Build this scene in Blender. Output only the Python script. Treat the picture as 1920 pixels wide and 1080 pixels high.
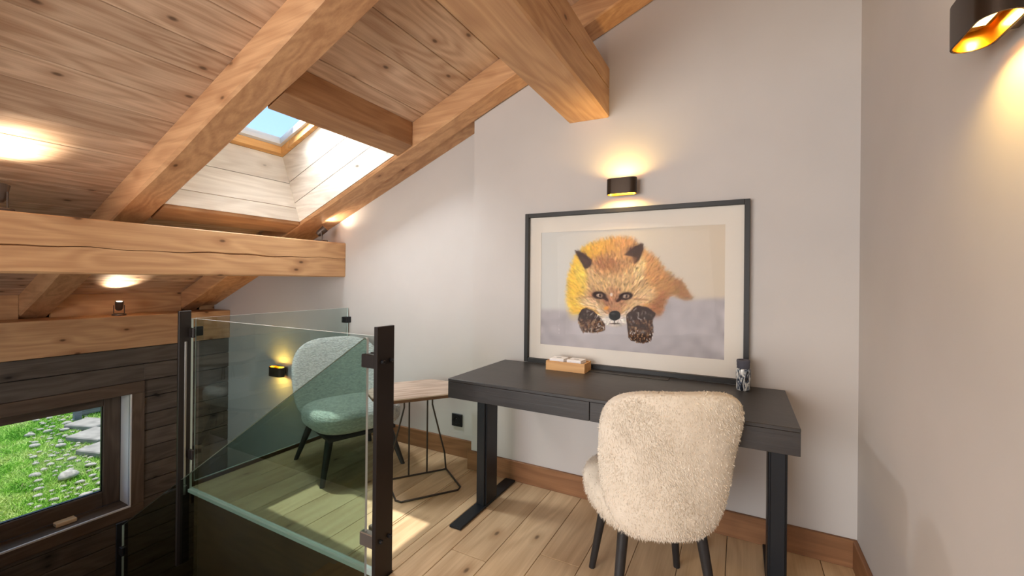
import bpy, bmesh, math, random
import numpy as np
from mathutils import Vector, Matrix
random.seed(7); np.random.seed(7)
for o in list(bpy.data.objects): bpy.data.objects.remove(o, do_unlink=True)
S = bpy.context.scene
COL = S.collection
# ---------------------------------------------------------------- camera
YAW, PITCH, ROLL, FPX, SHY = .4893, .0011, .0099, 804.3, -17.05
EYE = Vector((0, 0, 1.25))
fw = Vector((-math.sin(YAW)*math.cos(PITCH), math.cos(YAW)*math.cos(PITCH), math.sin(PITCH)))
rt = Vector((math.cos(YAW), math.sin(YAW), 0)); up = rt.cross(fw)
r2 = rt*math.cos(ROLL)+up*math.sin(ROLL); u2 = -rt*math.sin(ROLL)+up*math.cos(ROLL)
cam_d = bpy.data.cameras.new('camera'); cam = bpy.data.objects.new('camera', cam_d); COL.objects.link(cam)
cam_d.sensor_fit = 'HORIZONTAL'; cam_d.sensor_width = 36; cam_d.lens = FPX/1920*36
cam_d.shift_y = SHY/1920; cam_d.clip_start = .02; cam_d.clip_end = 200
M = Matrix.Identity(4)
for i in range(3): M[i][0] = r2[i]; M[i][1] = u2[i]; M[i][2] = -fw[i]; M[i][3] = EYE[i]
cam.matrix_world = M
S.camera = cam
# ---------------------------------------------------------------- light and exposure
S.view_settings.view_transform = 'Standard'; S.view_settings.look = 'None'
S.view_settings.gamma = 1; S.view_settings.exposure = EXPOSURE = -0.06
S.view_settings.use_curve_mapping = False
W = bpy.data.worlds.new('sky'); S.world = W; W.use_nodes = True
wn = W.node_tree; wn.nodes.clear()
wo = wn.nodes.new('ShaderNodeOutputWorld'); wb = wn.nodes.new('ShaderNodeBackground'); ws = wn.nodes.new('ShaderNodeTexSky')
ws.sky_type = 'HOSEK_WILKIE'; ws.turbidity = 4.0; ws.ground_albedo = .35
ws.sun_direction = Vector((-.34, .10, 1)).normalized()
wb.inputs['Strength'].default_value = 7.0
wn.links.new(ws.outputs[0], wb.inputs[0]); wn.links.new(wb.outputs[0], wo.inputs[0])
def aim(o, d): o.rotation_euler = Vector(d).to_track_quat('-Z', 'Y').to_euler()
def lamp(name, kind, loc, d, energy, color=(1, 1, 1), parent=None, **kw):
    l = bpy.data.lights.new(name, kind); l.energy = energy; l.color = color
    for k, v in kw.items(): setattr(l, k, v)
    o = bpy.data.objects.new(name, l); COL.objects.link(o); o.location = loc; aim(o, d)
    if parent is not None: o.parent = parent
    return o
lamp('sun', 'SUN', (0, 0, 9), (.34, -.10, -1), 5.5, (1, .95, .86), angle=.01)
# daylight of the roof window and of the large glazing behind the photographer
SLOPE = .408
def zb(x): return 2.9214+SLOPE*x        # underside of the rafters
def zc(x): return zb(x)+.16             # underside of the ceiling boards
lamp('roof_window_daylight', 'AREA', (-2.72, 1.83, zb(-2.72)+.66), (.85, 0, -1), 50, (.93, .97, 1), shape='RECTANGLE', size=.75, size_y=.4, spread=math.radians(150))
lamp('glazing_daylight', 'AREA', (-1.55, -2.6, 1.3), (.55, 1, .2), 178, (1, .98, .96), shape='RECTANGLE', size=2.6, size_y=1.9)

# ---------------------------------------------------------------- helpers
def lin(c): return tuple(((v/255)/12.92 if v/255 <= .04045 else ((v/255+.055)/1.055)**2.4) for v in c)+(1,)
MATS = {}
def nodes(name):
    m = bpy.data.materials.new(name); m.use_nodes = True; n = m.node_tree; n.nodes.clear()
    out = n.nodes.new('ShaderNodeOutputMaterial'); MATS[name] = m
    return m, n, out
def N(n, t, **kw):
    x = n.nodes.new('ShaderNode'+t)
    for k, v in kw.items():
        if k in x.inputs: x.inputs[k].default_value = v
        else: setattr(x, k, v)
    return x
def math_(n, op, a, b=None, c=None, clamp=False):
    x = n.nodes.new('ShaderNodeMath'); x.operation = op; x.use_clamp = clamp
    for i, v in enumerate((a, b, c)):
        if v is None: continue
        if isinstance(v, (int, float)): x.inputs[i].default_value = v
        else: n.links.new(v, x.inputs[i])
    return x.outputs[0]
def ramp(n, fac, stops):
    x = n.nodes.new('ShaderNodeValToRGB'); e = x.color_ramp.elements
    while len(e) < len(stops): e.new(.5)
    for el, (p, c) in zip(e, stops): el.position = p; el.color = c
    n.links.new(fac, x.inputs[0]); return x.outputs[0]
def mixc(n, fac, a, b, mode='MIX'):
    x = n.nodes.new('ShaderNodeMix'); x.data_type = 'RGBA'; x.blend_type = mode
    for i, v in ((0, fac), (6, a), (7, b)):
        if isinstance(v, (int, float)): x.inputs[i].default_value = v
        elif isinstance(v, tuple): x.inputs[i].default_value = v
        else: n.links.new(v, x.inputs[i])
    return x.outputs[2]
def coords(n, scale=(1, 1, 1), rot=(0, 0, 0), rnd=True):
    tc = N(n, 'TexCoord'); v = tc.outputs['Object']
    if rnd:
        oi = N(n, 'ObjectInfo'); cb = N(n, 'CombineXYZ')
        n.links.new(math_(n, 'MULTIPLY', oi.outputs['Random'], 37.), cb.inputs[0])
        n.links.new(math_(n, 'MULTIPLY', oi.outputs['Random'], 91.), cb.inputs[1])
        n.links.new(math_(n, 'MULTIPLY', oi.outputs['Random'], 53.), cb.inputs[2])
        ad = n.nodes.new('ShaderNodeVectorMath'); ad.operation = 'ADD'
        n.links.new(v, ad.inputs[0]); n.links.new(cb.outputs[0], ad.inputs[1]); v = ad.outputs[0]
    mp = N(n, 'Mapping'); mp.inputs['Rotation'].default_value = rot; mp.inputs['Scale'].default_value = scale
    n.links.new(v, mp.inputs[0]); return mp.outputs[0]
def principled(n, out, base, rough=.5, metal=0., bump=None, bstr=.2, spec=.5, bdist=.01):
    b = N(n, 'BsdfPrincipled')
    if isinstance(base, tuple): b.inputs['Base Color'].default_value = base
    else: n.links.new(base, b.inputs['Base Color'])
    if isinstance(rough, (int, float)): b.inputs['Roughness'].default_value = rough
    else: n.links.new(rough, b.inputs['Roughness'])
    b.inputs['Metallic'].default_value = metal; b.inputs['Specular IOR Level'].default_value = spec
    if bump is not None:
        bp = N(n, 'Bump'); bp.inputs['Strength'].default_value = bstr; bp.inputs['Distance'].default_value = bdist
        n.links.new(bump, bp.inputs['Height']); n.links.new(bp.outputs[0], b.inputs['Normal'])
    n.links.new(b.outputs[0], out.inputs[0]); return b
def plain(name, c, rough=.5, metal=0., spec=.5, noise=0.):
    m, n, out = nodes(name); base = lin(c)
    if noise:
        t = N(n, 'TexNoise', Scale=6., Detail=4.); n.links.new(coords(n), t.inputs['Vector'])
        d = tuple(v*(1-noise) for v in base[:3])+(1,)
        base = ramp(n, t.outputs['Fac'], [(.3, d), (.7, base)])
    principled(n, out, base, rough, metal, spec=spec); return m
def wood(name, light, dark, axis='Y', slope=0., rough=.55, knots=1., var=.25, ring=26., spec=.3, contrast=1., flat=None, kscale=(3.2, 6.4)):
    """pine or oak: growth lines along one axis, knots, tone differing from piece to piece"""
    m, n, out = nodes(name)
    al = {'X': (1, 0, 0), 'Y': (0, 1, 0), 'Z': (0, 0, 1)}[axis]
    rot = (0, slope, 0)
    sc = lambda a, c: tuple(a if q else c for q in al)
    L, D = lin(light), lin(dark)
    wob = N(n, 'TexNoise', Scale=1., Detail=2.); n.links.new(coords(n, sc(.9, 5.), rot), wob.inputs['Vector'])
    rings = math_(n, 'MULTIPLY_ADD', math_(n, 'SINE', math_(n, 'MULTIPLY', wob.outputs['Fac'], ring*2.2)), .5, .5)
    fine = N(n, 'TexNoise', Scale=1., Detail=5., Roughness=.65); n.links.new(coords(n, sc(2.2, 85.), rot), fine.inputs['Vector'])
    wide = N(n, 'TexNoise', Scale=1., Detail=2.); n.links.new(coords(n, sc(.5, 3.), rot), wide.inputs['Vector'])
    f = math_(n, 'ADD', math_(n, 'MULTIPLY', rings, .22*contrast), math_(n, 'MULTIPLY', fine.outputs['Fac'], .62*contrast))
    f = math_(n, 'ADD', f, math_(n, 'MULTIPLY_ADD', wide.outputs['Fac'], .5, -.2))
    col = ramp(n, f, [(.25, L), (.95, D)])
    oi = N(n, 'ObjectInfo')
    tone = math_(n, 'MULTIPLY_ADD', oi.outputs['Random'], var, 1-var*.6)
    tn = N(n, 'CombineXYZ')
    for i in range(3): n.links.new(tone, tn.inputs[i])
    col = mixc(n, 1., col, tn.outputs[0], 'MULTIPLY')
    if knots:
        vo = N(n, 'TexVoronoi', Scale=1., Randomness=1.); kv = coords(n, sc(*kscale), rot)
        if flat is not None:                     # knots laid out in the plane of the board
            vo.voronoi_dimensions = '2D'; sp = N(n, 'SeparateXYZ'); cb2 = N(n, 'CombineXYZ'); n.links.new(kv, sp.inputs[0])
            for i_, j_ in enumerate([q for q in range(3) if q != flat]): n.links.new(sp.outputs[j_], cb2.inputs[i_])
            kv = cb2.outputs[0]
        n.links.new(kv, vo.inputs['Vector'])
        kn = ramp(n, vo.outputs['Distance'], [(.03, (1, 1, 1, 1)), (.075, (0, 0, 0, 1))])
        ha = ramp(n, vo.outputs['Distance'], [(.07, (.6, .6, .6, 1)), (.24, (0, 0, 0, 1))])
        pick = math_(n, 'GREATER_THAN', N_sep(n, vo.outputs['Color']), 1-.62*knots)
        kd = tuple(v*.28 for v in D[:3])+(1,)
        col = mixc(n, math_(n, 'MULTIPLY', ha, pick), col, D)
        col = mixc(n, math_(n, 'MULTIPLY', math_(n, 'MULTIPLY', kn, pick), .85), col, kd)
    principled(n, out, col, rough, 0, fine.outputs['Fac'], .12, spec, .004); return m
def N_sep(n, c):
    s = N(n, 'SeparateColor'); n.links.new(c, s.inputs[0]); return s.outputs[0]

def mesh_obj(name, bm, mat=None, parent=None, smooth=False):
    me = bpy.data.meshes.new(name); bmesh.ops.recalc_face_normals(bm, faces=bm.faces) if not getattr(bm, 'keep', False) else None
    bm.to_mesh(me); bm.free()
    if smooth:
        for p in me.polygons: p.use_smooth = True
    o = bpy.data.objects.new(name, me); COL.objects.link(o)
    for mm in (mat if isinstance(mat, (list, tuple)) else [mat]):
        if mm is not None: me.materials.append(mm)
    if parent is not None: adopt(o, parent)
    return o
def adopt(o, parent):
    o.parent = parent
    o.matrix_parent_inverse = parent.matrix_basis.inverted() if parent.get('_w') else Matrix.Identity(4)
def smooth_by_angle(o, deg=35):
    me = o.data
    for p in me.polygons: p.use_smooth = True
    bm = bmesh.new(); bm.from_mesh(me)
    for e in bm.edges:
        if len(e.link_faces) == 2 and e.calc_face_angle(0) > math.radians(deg): e.smooth = False
    bm.to_mesh(me); bm.free()
def add_box(bm, x, y, z, bev=0.):
    vs = [bm.verts.new((a, b, c)) for a in x for b in y for c in z]
    F = [(0, 1, 3, 2), (4, 6, 7, 5), (0, 4, 5, 1), (2, 3, 7, 6), (0, 2, 6, 4), (1, 5, 7, 3)]
    fs = [bm.faces.new([vs[i] for i in f]) for f in F]
    if bev:
        es = list({e for f in fs for e in f.edges})
        bmesh.ops.bevel(bm, geom=es, offset=bev, segments=1, profile=.5, affect='EDGES')
def box(name, x, y, z, mat, parent=None, bev=0.):
    bm = bmesh.new(); add_box(bm, x, y, z, bev); return mesh_obj(name, bm, mat, parent)
def add_prism(bm, poly, axis, a, b):
    def P(u, v, w): return {'Y': (u, w, v), 'X': (w, u, v), 'Z': (u, v, w)}[axis]
    A = [bm.verts.new(P(u, v, a)) for u, v in poly]; B = [bm.verts.new(P(u, v, b)) for u, v in poly]
    k = len(poly); bm.faces.new(A); bm.faces.new(B[::-1])
    for i in range(k): bm.faces.new((A[i], A[(i+1) % k], B[(i+1) % k], B[i]))
def prism(name, poly, axis, a, b, mat, parent=None, bev=0.):
    bm = bmesh.new(); add_prism(bm, poly, axis, a, b)
    bmesh.ops.recalc_face_normals(bm, faces=bm.faces)
    if bev: bmesh.ops.bevel(bm, geom=list(bm.edges), offset=bev, segments=1, profile=.5, affect='EDGES')
    return mesh_obj(name, bm, mat, parent)
def add_tube(bm, pts, r, seg=8, cap=True):
    pts = [Vector(p) for p in pts]; rings = []
    rr = r if isinstance(r, (list, tuple)) else [r]*len(pts)
    ref = None
    for i, p in enumerate(pts):
        d = (pts[min(i+1, len(pts)-1)]-pts[max(i-1, 0)]).normalized()
        if ref is None: ref = Vector((0, 0, 1)) if abs(d.z) < .9 else Vector((1, 0, 0))
        u = d.cross(ref).normalized(); v = u.cross(d).normalized(); ref = v
        rings.append([bm.verts.new(p+(u*math.cos(t)+v*math.sin(t))*rr[i]) for t in [2*math.pi*k/seg for k in range(seg)]])
    for a, b in zip(rings, rings[1:]):
        for k in range(seg): bm.faces.new((a[k], a[(k+1) % seg], b[(k+1) % seg], b[k]))
    if cap: bm.faces.new(rings[0][::-1]); bm.faces.new(rings[-1])
def tube(name, pts, r, mat, parent=None, seg=8):
    bm = bmesh.new(); add_tube(bm, pts, r, seg); o = mesh_obj(name, bm, mat, parent); smooth_by_angle(o, 50); return o
def add_lathe(bm, prof, c=(0, 0, 0), seg=32):
    rings = []
    for r, z in prof:
        if r < 1e-6: rings.append([bm.verts.new((c[0], c[1], c[2]+z))])
        else: rings.append([bm.verts.new((c[0]+r*math.cos(2*math.pi*k/seg), c[1]+r*math.sin(2*math.pi*k/seg), c[2]+z)) for k in range(seg)])
    for a, b in zip(rings, rings[1:]):
        for k in range(seg):
            k2 = (k+1) % seg
            if len(a) == 1 and len(b) > 1: bm.faces.new((a[0], b[k2], b[k]))
            elif len(b) == 1 and len(a) > 1: bm.faces.new((a[k], a[k2], b[0]))
            elif len(a) > 1: bm.faces.new((a[k], a[k2], b[k2], b[k]))
def lathe(name, prof, c, mat, parent=None, seg=32, ang=40):
    bm = bmesh.new(); add_lathe(bm, prof, c, seg); o = mesh_obj(name, bm, mat, parent); smooth_by_angle(o, ang); return o
def pillow(name, w, d, h, mat, parent, fn, n=3., res=26):
    """rounded block (superellipsoid) of size w,d,h, then shaped by fn(x,y,z) -> point"""
    bm = bmesh.new(); bmesh.ops.create_cube(bm, size=2.); bmesh.ops.subdivide_edges(bm, edges=bm.edges, cuts=res, use_grid_fill=True)
    for v in bm.verts:
        x, y, z = v.co; k = (abs(x)**n+abs(y)**n+abs(z)**n)**(1/n)
        v.co = Vector(fn(x/k*w/2, y/k*d/2, z/k*h/2))
    o = mesh_obj(name, bm, mat, parent, True); return o
def empty(name, loc, rz=0., world=True):
    """an Empty at the base of a thing; world=True: its parts are modelled in room coordinates"""
    o = bpy.data.objects.new(name, None); COL.objects.link(o); o.empty_display_size = .05
    o.location = loc; o.rotation_euler = (0, 0, rz)
    if world:
        o['_w'] = 1; o.matrix_basis = Matrix.Translation(loc) @ Matrix.Rotation(rz, 4, 'Z')
    return o
def tag(o, label, cat=None, group=None, kind=None):
    o['label'] = label
    if cat: o['category'] = cat
    if group: o['group'] = group
    if kind: o['kind'] = kind
    return o
def struct(o, label=None):
    o['kind'] = 'structure'
    if label: o['label'] = label
    return o
# ---------------------------------------------------------------- materials
def plaster():
    m, n, out = nodes('plaster')
    t = N(n, 'TexNoise', Scale=2.5, Detail=3.); n.links.new(coords(n, rnd=False), t.inputs['Vector'])
    f = N(n, 'TexNoise', Scale=160., Detail=3.); n.links.new(coords(n, rnd=False), f.inputs['Vector'])
    c = ramp(n, t.outputs['Fac'], [(.3, lin((193, 187, 182))), (.7, lin((198, 192, 187)))])
    principled(n, out, c, .85, 0, f.outputs['Fac'], .08, .2, .002); return m
PLASTER = plaster()
PINE_C = wood('ceiling_pine', (230, 202, 174), (172, 135, 107), 'Y', 0, .6, .7, .2, 30, .3, 1.25, 2)
PINE_R = wood('rafter_pine', (214, 168, 124), (160, 110, 73), 'X', math.atan(SLOPE), .5, 1., .12)
PINE_B = wood('beam_pine', (212, 170, 126), (160, 113, 77), 'Y', 0, .5, .6, .12, 26, .3, 1., 0)
PINE_H = wood('header_pine', (190, 147, 106), (138, 93, 61), 'Y', 0, .55, .6, .1)
PINE_S = wood('limed_pine', (236, 228, 216), (194, 180, 164), 'Y', 0, .6, 1., .12)
PINE_SX = wood('limed_pine_slope', (236, 228, 216), (194, 180, 164), 'X', math.atan(SLOPE), .6, 1., .12)
DARKW = wood('dark_cladding', (104, 95, 86), (56, 50, 45), 'Y', 0, .6, .5, .2, 26, .3, 1., 0)
TRIMW = wood('window_trim_wood', (108, 92, 78), (66, 54, 45), 'Y', 0, .55, 0, .08)
TRIMZ = wood('window_trim_upright', (108, 92, 78), (66, 54, 45), 'Z', 0, .55, 0, .08)
OAK = wood('floor_oak', (216, 188, 150), (166, 132, 96), 'Y', 0, .42, .4, .16, 20, .35, 1., 2)
SKIRT = wood('skirting_oak', (150, 106, 72), (98, 64, 40), 'X', 0, .5, .3, .12)
SKIRTY = wood('skirting_oak_side', (150, 106, 72), (98, 64, 40), 'Y', 0, .5, .3, .12)
FASCIA = wood('stair_side_wood', (112, 80, 56), (66, 46, 32), 'X', 0, .5, .3, .1)
TREAD = wood('tread_oak', (196, 154, 108), (140, 100, 64), 'Y', 0, .42, .4, .15)
GOLDPINE = wood('window_pine', (224, 174, 108), (186, 130, 72), 'Y', 0, .45, 0, .05)
ROOF = plain('roof_board', (70, 62, 56), .9, noise=.2)
GAP = plain('dark_joint_backing', (34, 28, 24), .9)  # dark slab and wall core, visible in the joints between boards
STEELB = plain('bronzed_steel', (50, 44, 41), .42, .55, noise=.1)
STEELK = plain('blackened_steel', (34, 34, 37), .45, .4, noise=.1)
CHROME = plain('brushed_steel', (170, 166, 160), .32, .9, noise=.08)
ALU = plain('edge_aluminium', (236, 236, 236), .5, .1, noise=.05)
WHITEP = plain('white_paint', (226, 226, 224), .5, noise=.04)
def glass(name, tint, ior=1.5, rough=0.):
    m, n, out = nodes(name)
    tr = N(n, 'BsdfTransparent'); tr.inputs[0].default_value = tint
    gl = N(n, 'BsdfGlossy'); gl.inputs['Roughness'].default_value = rough; gl.inputs[0].default_value = (1, 1, 1, 1)
    fr = N(n, 'Fresnel'); fr.inputs['IOR'].default_value = ior
    ge = N(n, 'NewGeometry')
    mx = N(n, 'MixShader')
    n.links.new(math_(n, 'MULTIPLY', fr.outputs[0], math_(n, 'SUBTRACT', 1., ge.outputs['Backfacing'])), mx.inputs[0])
    n.links.new(tr.outputs[0], mx.inputs[1]); n.links.new(gl.outputs[0], mx.inputs[2])
    n.links.new(mx.outputs[0], out.inputs[0]); return m
GLASS_T = glass('tinted_glass', (.86, .93, .925, 1), 1.65)
GLASS_S = glass('smoked_glass', (.64, .72, .67, 1), 1.6)
GLASS_W = glass('window_glass', (.97, .98, .98, 1), 1.35)
GLASS_P = glass('picture_glass', (.985, .985, .985, 1), 1.10)
EDGE = plain('polished_glass_edge', (236, 244, 240), .25, 0, .6, .04)

# ---------------------------------------------------------------- the room
YW, YL, XR, XJ, XE = 2.378, 2.510, .461, -1.558, -4.603
YREAR, ZLOW = -3.0, -2.6
def gable(name, x0, x1, y0, y1, z0, label):
    poly = [(x0, z0), (x1, z0), (x1, zc(x1)+.02), (x0, zc(x0)+.02)]
    return struct(prism(name, poly, 'Y', y0, y1, PLASTER), label)
gable('wall_back', XJ, XR+.2, YW, 2.75, ZLOW, 'white plaster wall behind the desk')
gable('wall_recess', -5.0, XJ, YL, 2.75, ZLOW, 'white plaster gable wall set back beside the armchair')
struct(box('wall_right', (XR, XR+.2), (YREAR-.2, YW), (ZLOW, zc(XR)+.02), PLASTER), 'white plaster side wall with the large sconce')
# rear wall with a wide glazed opening (behind the photographer)
bm = bmesh.new()
gx0, gx1, gz0, gz1 = -2.9, .25, .25, 2.2
add_box(bm, (XE-.3, gx0), (YREAR-.2, YREAR), (ZLOW, 1.1)); add_prism(bm, [(-4.6, 1.1), (gx0, 1.1), (gx0, zc(gx0)), (-4.6, zc(-4.6))], 'Y', YREAR-.2, YREAR)
add_box(bm, (gx0, gx1), (YREAR-.2, YREAR), (ZLOW, gz0)); add_box(bm, (gx1, XR), (YREAR-.2, YREAR), (ZLOW, zc(gx1)))
add_prism(bm, [(gx0, gz1), (gx1, gz1), (gx1, zc(gx1)), (gx0, max(gz1-.3, zc(gx0)))], 'Y', YREAR-.2, YREAR)
struct(mesh_obj('wall_rear', bm, PLASTER))
w3 = struct(empty('window_3', (-1.3, YREAR, gz0)))
for x in (gx0+.03, -1.32, gx1-.03): box('frame_bar', (x-.03, x+.03), (YREAR-.12, YREAR-.06), (gz0, gz1), TRIMZ, w3)
for z in (gz0+.03, gz1-.03): box('frame_bar', (gx0, gx1), (YREAR-.12, YREAR-.06), (z-.03, z+.03), TRIMW, w3)
box('pane', (gx0+.06, -1.35), (YREAR-.095, YREAR-.09), (gz0+.06, gz1-.06), GLASS_W, w3); box('pane', (-1.29, gx1-.06), (YREAR-.095, YREAR-.09), (gz0+.06, gz1-.06), GLASS_W, w3)

# floor: slab plus single oak boards
FX = -1.297; SY0, SY1 = .35, 1.36      # stair opening
bm = bmesh.new()
add_box(bm, (FX, XR), (YREAR, YW), (-.30, -.016)); add_box(bm, (-2.867, FX), (1.387, YL), (-.30, -.016)); add_box(bm, (XE, FX), (YREAR, SY0), (-.30, -.016))
floor = struct(mesh_obj('floor', bm, GAP), 'light oak board floor')
lines = [-.608+.187*k for k in range(-13, 7)]
def board(x0, x1, y0, y1):
    if x1-x0 < .01 or y1-y0 < .01: return
    g = .0013
    box('floor_board', (x0+g, x1-g), (y0+g, y1-g), (-.016, 0), OAK, floor, .0012)
rb = random.Random(3)
for xa, xb in zip(lines, lines[1:]):
    xa_, xb_ = max(xa, -2.867), min(xb, XR)
    if xb_ <= xa_: continue
    segs = []
    if xb_ <= FX+.001 or xa_ < FX < xb_:
        l, r = xa_, min(xb_, FX)
        segs.append((l, r, 1.36 if r < FX-.03 else 1.387, YL if r <= XJ+.02 else YW))
    if xb_ > FX: segs.append((max(xa_, FX), xb_, -1.6, YW))
    for l, r, y0, y1 in segs:
        y = y0; cuts = []
        while y < y1:
            step = rb.uniform(1.0, 2.1); ny = y+step
            if ny > y1-.35: ny = y1
            if l < XJ < r and ny == y1:
                board(l, XJ, y, YL); board(XJ, r, y, YW)
            else: board(l, r, y, ny)
            y = ny
trim = struct(box('trim_1', (-2.867, -1.335), (1.331, 1.3595), (-.014, .003), ALU), 'pale metal edging strip along the landing floor')
struct(box('trim_2', (-2.89, -2.868), (1.36, YL), (-.10, .022), FASCIA), 'brown timber edge board of the landing beside the void')
struct(box('wall_stair', (-2.840, -1.325), (1.362, 1.386), (ZLOW, -.021), FASCIA), 'dark timber side of the stairwell below the landing')
struct(box('floor_lower', (XE, XR), (YREAR, YL), (ZLOW-.1, ZLOW), TREAD), 'lower storey floor')
# baseboards
hb, tb = .1224, .018
struct(box('baseboard_back', (XJ-.02, XR-.0005), (YW-tb, YW), (.0005, hb), SKIRT, None, .002), 'oak skirting under the desk')
struct(box('baseboard_recess', (-2.866, XJ-.021), (YL-tb, YL), (.0005, hb), SKIRT, None, .002), 'oak skirting behind the side table')
struct(box('baseboard_right', (XR-tb, XR), (YREAR, YW-tb-.0005), (.0005, hb), SKIRTY, None, .002), 'oak skirting along the side wall')

# ceiling: roof deck with the roof window opening, single boards below it
OX0, OX1, OY0, OY1 = -3.076, -2.07, 1.30, 2.20
def deck(bm, x0, x1, y0, y1, a=.179, b=.30): add_prism(bm, [(x0, zb(x0)+a), (x1, zb(x1)+a), (x1, zb(x1)+b), (x0, zb(x0)+b)], 'Y', y0, y1)
bm = bmesh.new()
deck(bm, -5.4, -3.12, YREAR-.3, 2.9); deck(bm, -2.0, XR+.3, YREAR-.3, 2.9); deck(bm, -3.12, -2.0, YREAR-.3, 1.27); deck(bm, -3.12, -2.0, 2.23, 2.9)
ceiling = struct(mesh_obj('ceiling', bm, ROOF), 'sloping pine board ceiling')
cl = [-5.0]
pat = [.16, .205]
xs = [-1.847]
while xs[-1] < XR+.1: xs.append(xs[-1]+pat[len(xs) % 2])
ys = [-1.847]
for k in range(30):
    ys.append(ys[-1]-([.207, .160, .208, .149, .204, .160][k % 6]))
    if ys[-1] < -5.1: break
cl = sorted(set(ys+xs))
for xa, xb in zip(cl, cl[1:]):
    xb = min(xb, XR)
    if xb-xa < .02: continue
    g = .0025
    rng = [(YREAR, YL if xa < XJ else YW)]
    if xb > OX0 and xa < OX1: rng = [(YREAR, 1.30), (2.20, rng[0][1])]
    for y0, y1 in rng:
        pl = [(xa+g, zc(xa+g)), (xb-g, zc(xb-g)), (xb-g, zc(xb-g)+.018), (xa+g, zc(xa+g)+.018)]
        prism('ceiling_board', pl, 'Y', y0, y1, PINE_C, ceiling, .0015)

# timbers
def timber_slope(name, y0, y1, x0, x1, a, b, mat, label):
    """rafter following the roof pitch, its arrises slightly waney"""
    bm = bmesh.new(); seg = int((x1-x0)/.05); rr = random.Random(hash(name+str(y0)) & 255 if False else int(abs(y0)*1000)); ring = []
    ph = [rr.uniform(0, 6) for _ in range(4)]
    for i in range(seg+1):
        x = x0+(x1-x0)*i/seg; w = [.005+.004*math.sin(x*2.3+p)+.003*math.sin(x*7.1+2*p) for p in ph]
        c = .006
        pts = [(y0+c+w[0], a), (y1-c-w[1], a), (y1, a+c+w[1]), (y1, b), (y0, b), (y0, a+c+w[0])]
        ring.append([bm.verts.new((x, y, zb(x)+z)) for y, z in pts])
    for p, q in zip(ring, ring[1:]):
        for k in range(6): bm.faces.new((p[k], p[(k+1) % 6], q[(k+1) % 6], q[k]))
    bm.faces.new(ring[0][::-1]); bm.faces.new(ring[-1])
    return struct(mesh_obj(name, bm, mat), label)
timber_slope('rafter', 2.208, YW-.001, -5.05, XR-.002, 0, .159, PINE_R, 'sloping pine rafter lying along the gable wall')
timber_slope('rafter', 1.125, 1.295, -5.05, XR-.002, 0, .159, PINE_R, 'sloping pine rafter crossing the ceiling left of the roof window')
timber_slope('rafter', .042, .212, -5.05, XR-.002, 0, .159, PINE_R, 'sloping pine rafter above the photographer')
timber_slope('rafter', -1.04, -.87, -5.05, XR-.002, 0, .159, PINE_R, 'sloping pine rafter at the rear of the room')
# filler board between the gable rafter and the set-back wall
struct(prism('trim_3', [(-4.85, zb(-4.85)+.012), (XJ-.002, zb(XJ)+.012), (XJ-.002, zb(XJ)+.05), (-4.85, zb(-4.85)+.05)], 'Y', YW, YL-.001, PINE_R), 'narrow pine board closing the gap between rafter and gable wall')
def trimmer(name, x0, x1, y0, y1, label):
    o = prism(name, [(x0, zb(x0)+.003), (x1, zb(x1)+.003), (x1, zb(x1)+.159), (x0, zb(x0)+.159)], 'Y', y0, y1, PINE_H, None, .003)
    return struct(o, label)
trimmer('header_beam', -2.068, -1.937, 1.297, 2.206, 'short pine header above the roof window')
trimmer('header_beam', -3.235, -3.086, 1.297, 2.206, 'short pine trimmer below the roof window')
def purlin(name, x0, x1, z0, z1, y0, y1, crack, label, mat=PINE_B):
    """heavy beam along the room with a drying crack in the face towards the room"""
    bm = bmesh.new(); seg = 90; ring = []; rr = random.Random(int(abs(x0)*100)); p1, p2 = rr.uniform(0, 6), rr.uniform(0, 6)
    for i in range(seg+1):
        y = y0+(y1-y0)*i/seg; zcr = crack(y)+.004*math.sin(y*9+p1)+.003*math.sin(y*23+p2); hw = .0035+.002*math.sin(y*5+p2)
        w = .005*math.sin(y*4+p1)+.004*math.sin(y*11+p2)+.006
        pts = [(x0, z0+.004), (x1-.008-w*.4, z0), (x1, z0+.006+w*.5), (x1, zcr-hw), (x1-.02, zcr), (x1, zcr+hw), (x1, z1-.006), (x1-.006, z1), (x0, z1)]
        ring.append([bm.verts.new((x, y, z)) for x, z in pts])
    k_ = len(ring[0])
    for p, q in zip(ring, ring[1:]):
        for k in range(k_): bm.faces.new((p[k], p[(k+1) % k_], q[(k+1) % k_], q[k]))
    bm.faces.new(ring[0][::-1]); bm.faces.new(ring[-1])
    return struct(mesh_obj(name, bm, mat), label)
purlin('tie_beam', -3.16, -2.914, 1.255, 1.537, YREAR, YL-.001, lambda y: 1.376+.03*max(0, y)/2.4, 'heavy pine beam with a long drying crack, at eye height over the stairwell')
purlin('ridge_purlin', -.891, -.659, 2.165, 2.443, YREAR, YW-.001, lambda y: 2.30+.01*y, 'heavy pine purlin running into the wall above the picture')
struct(box('wall_plate', (-5.0, -4.583), (YREAR, YL-.001), (.6306, .9075), PINE_B, None, .004), 'pine wall plate above the dark cladding')
bl = struct(empty('trim_4', (-4.9, 0, .9075)), 'pine blocking boards between the rafter feet')
for y0, y1 in ((YREAR, -1.042), (-.868, .04), (.214, 1.123), (1.297, 2.206), (YW+.001, YL-.002)):
    prism('blocking_board', [(-4.905, .908), (-4.875, .908), (-4.875, zc(-4.875)-.001), (-4.905, zc(-4.905)-.001)], 'Y', y0, y1, PINE_B, bl)

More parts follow.
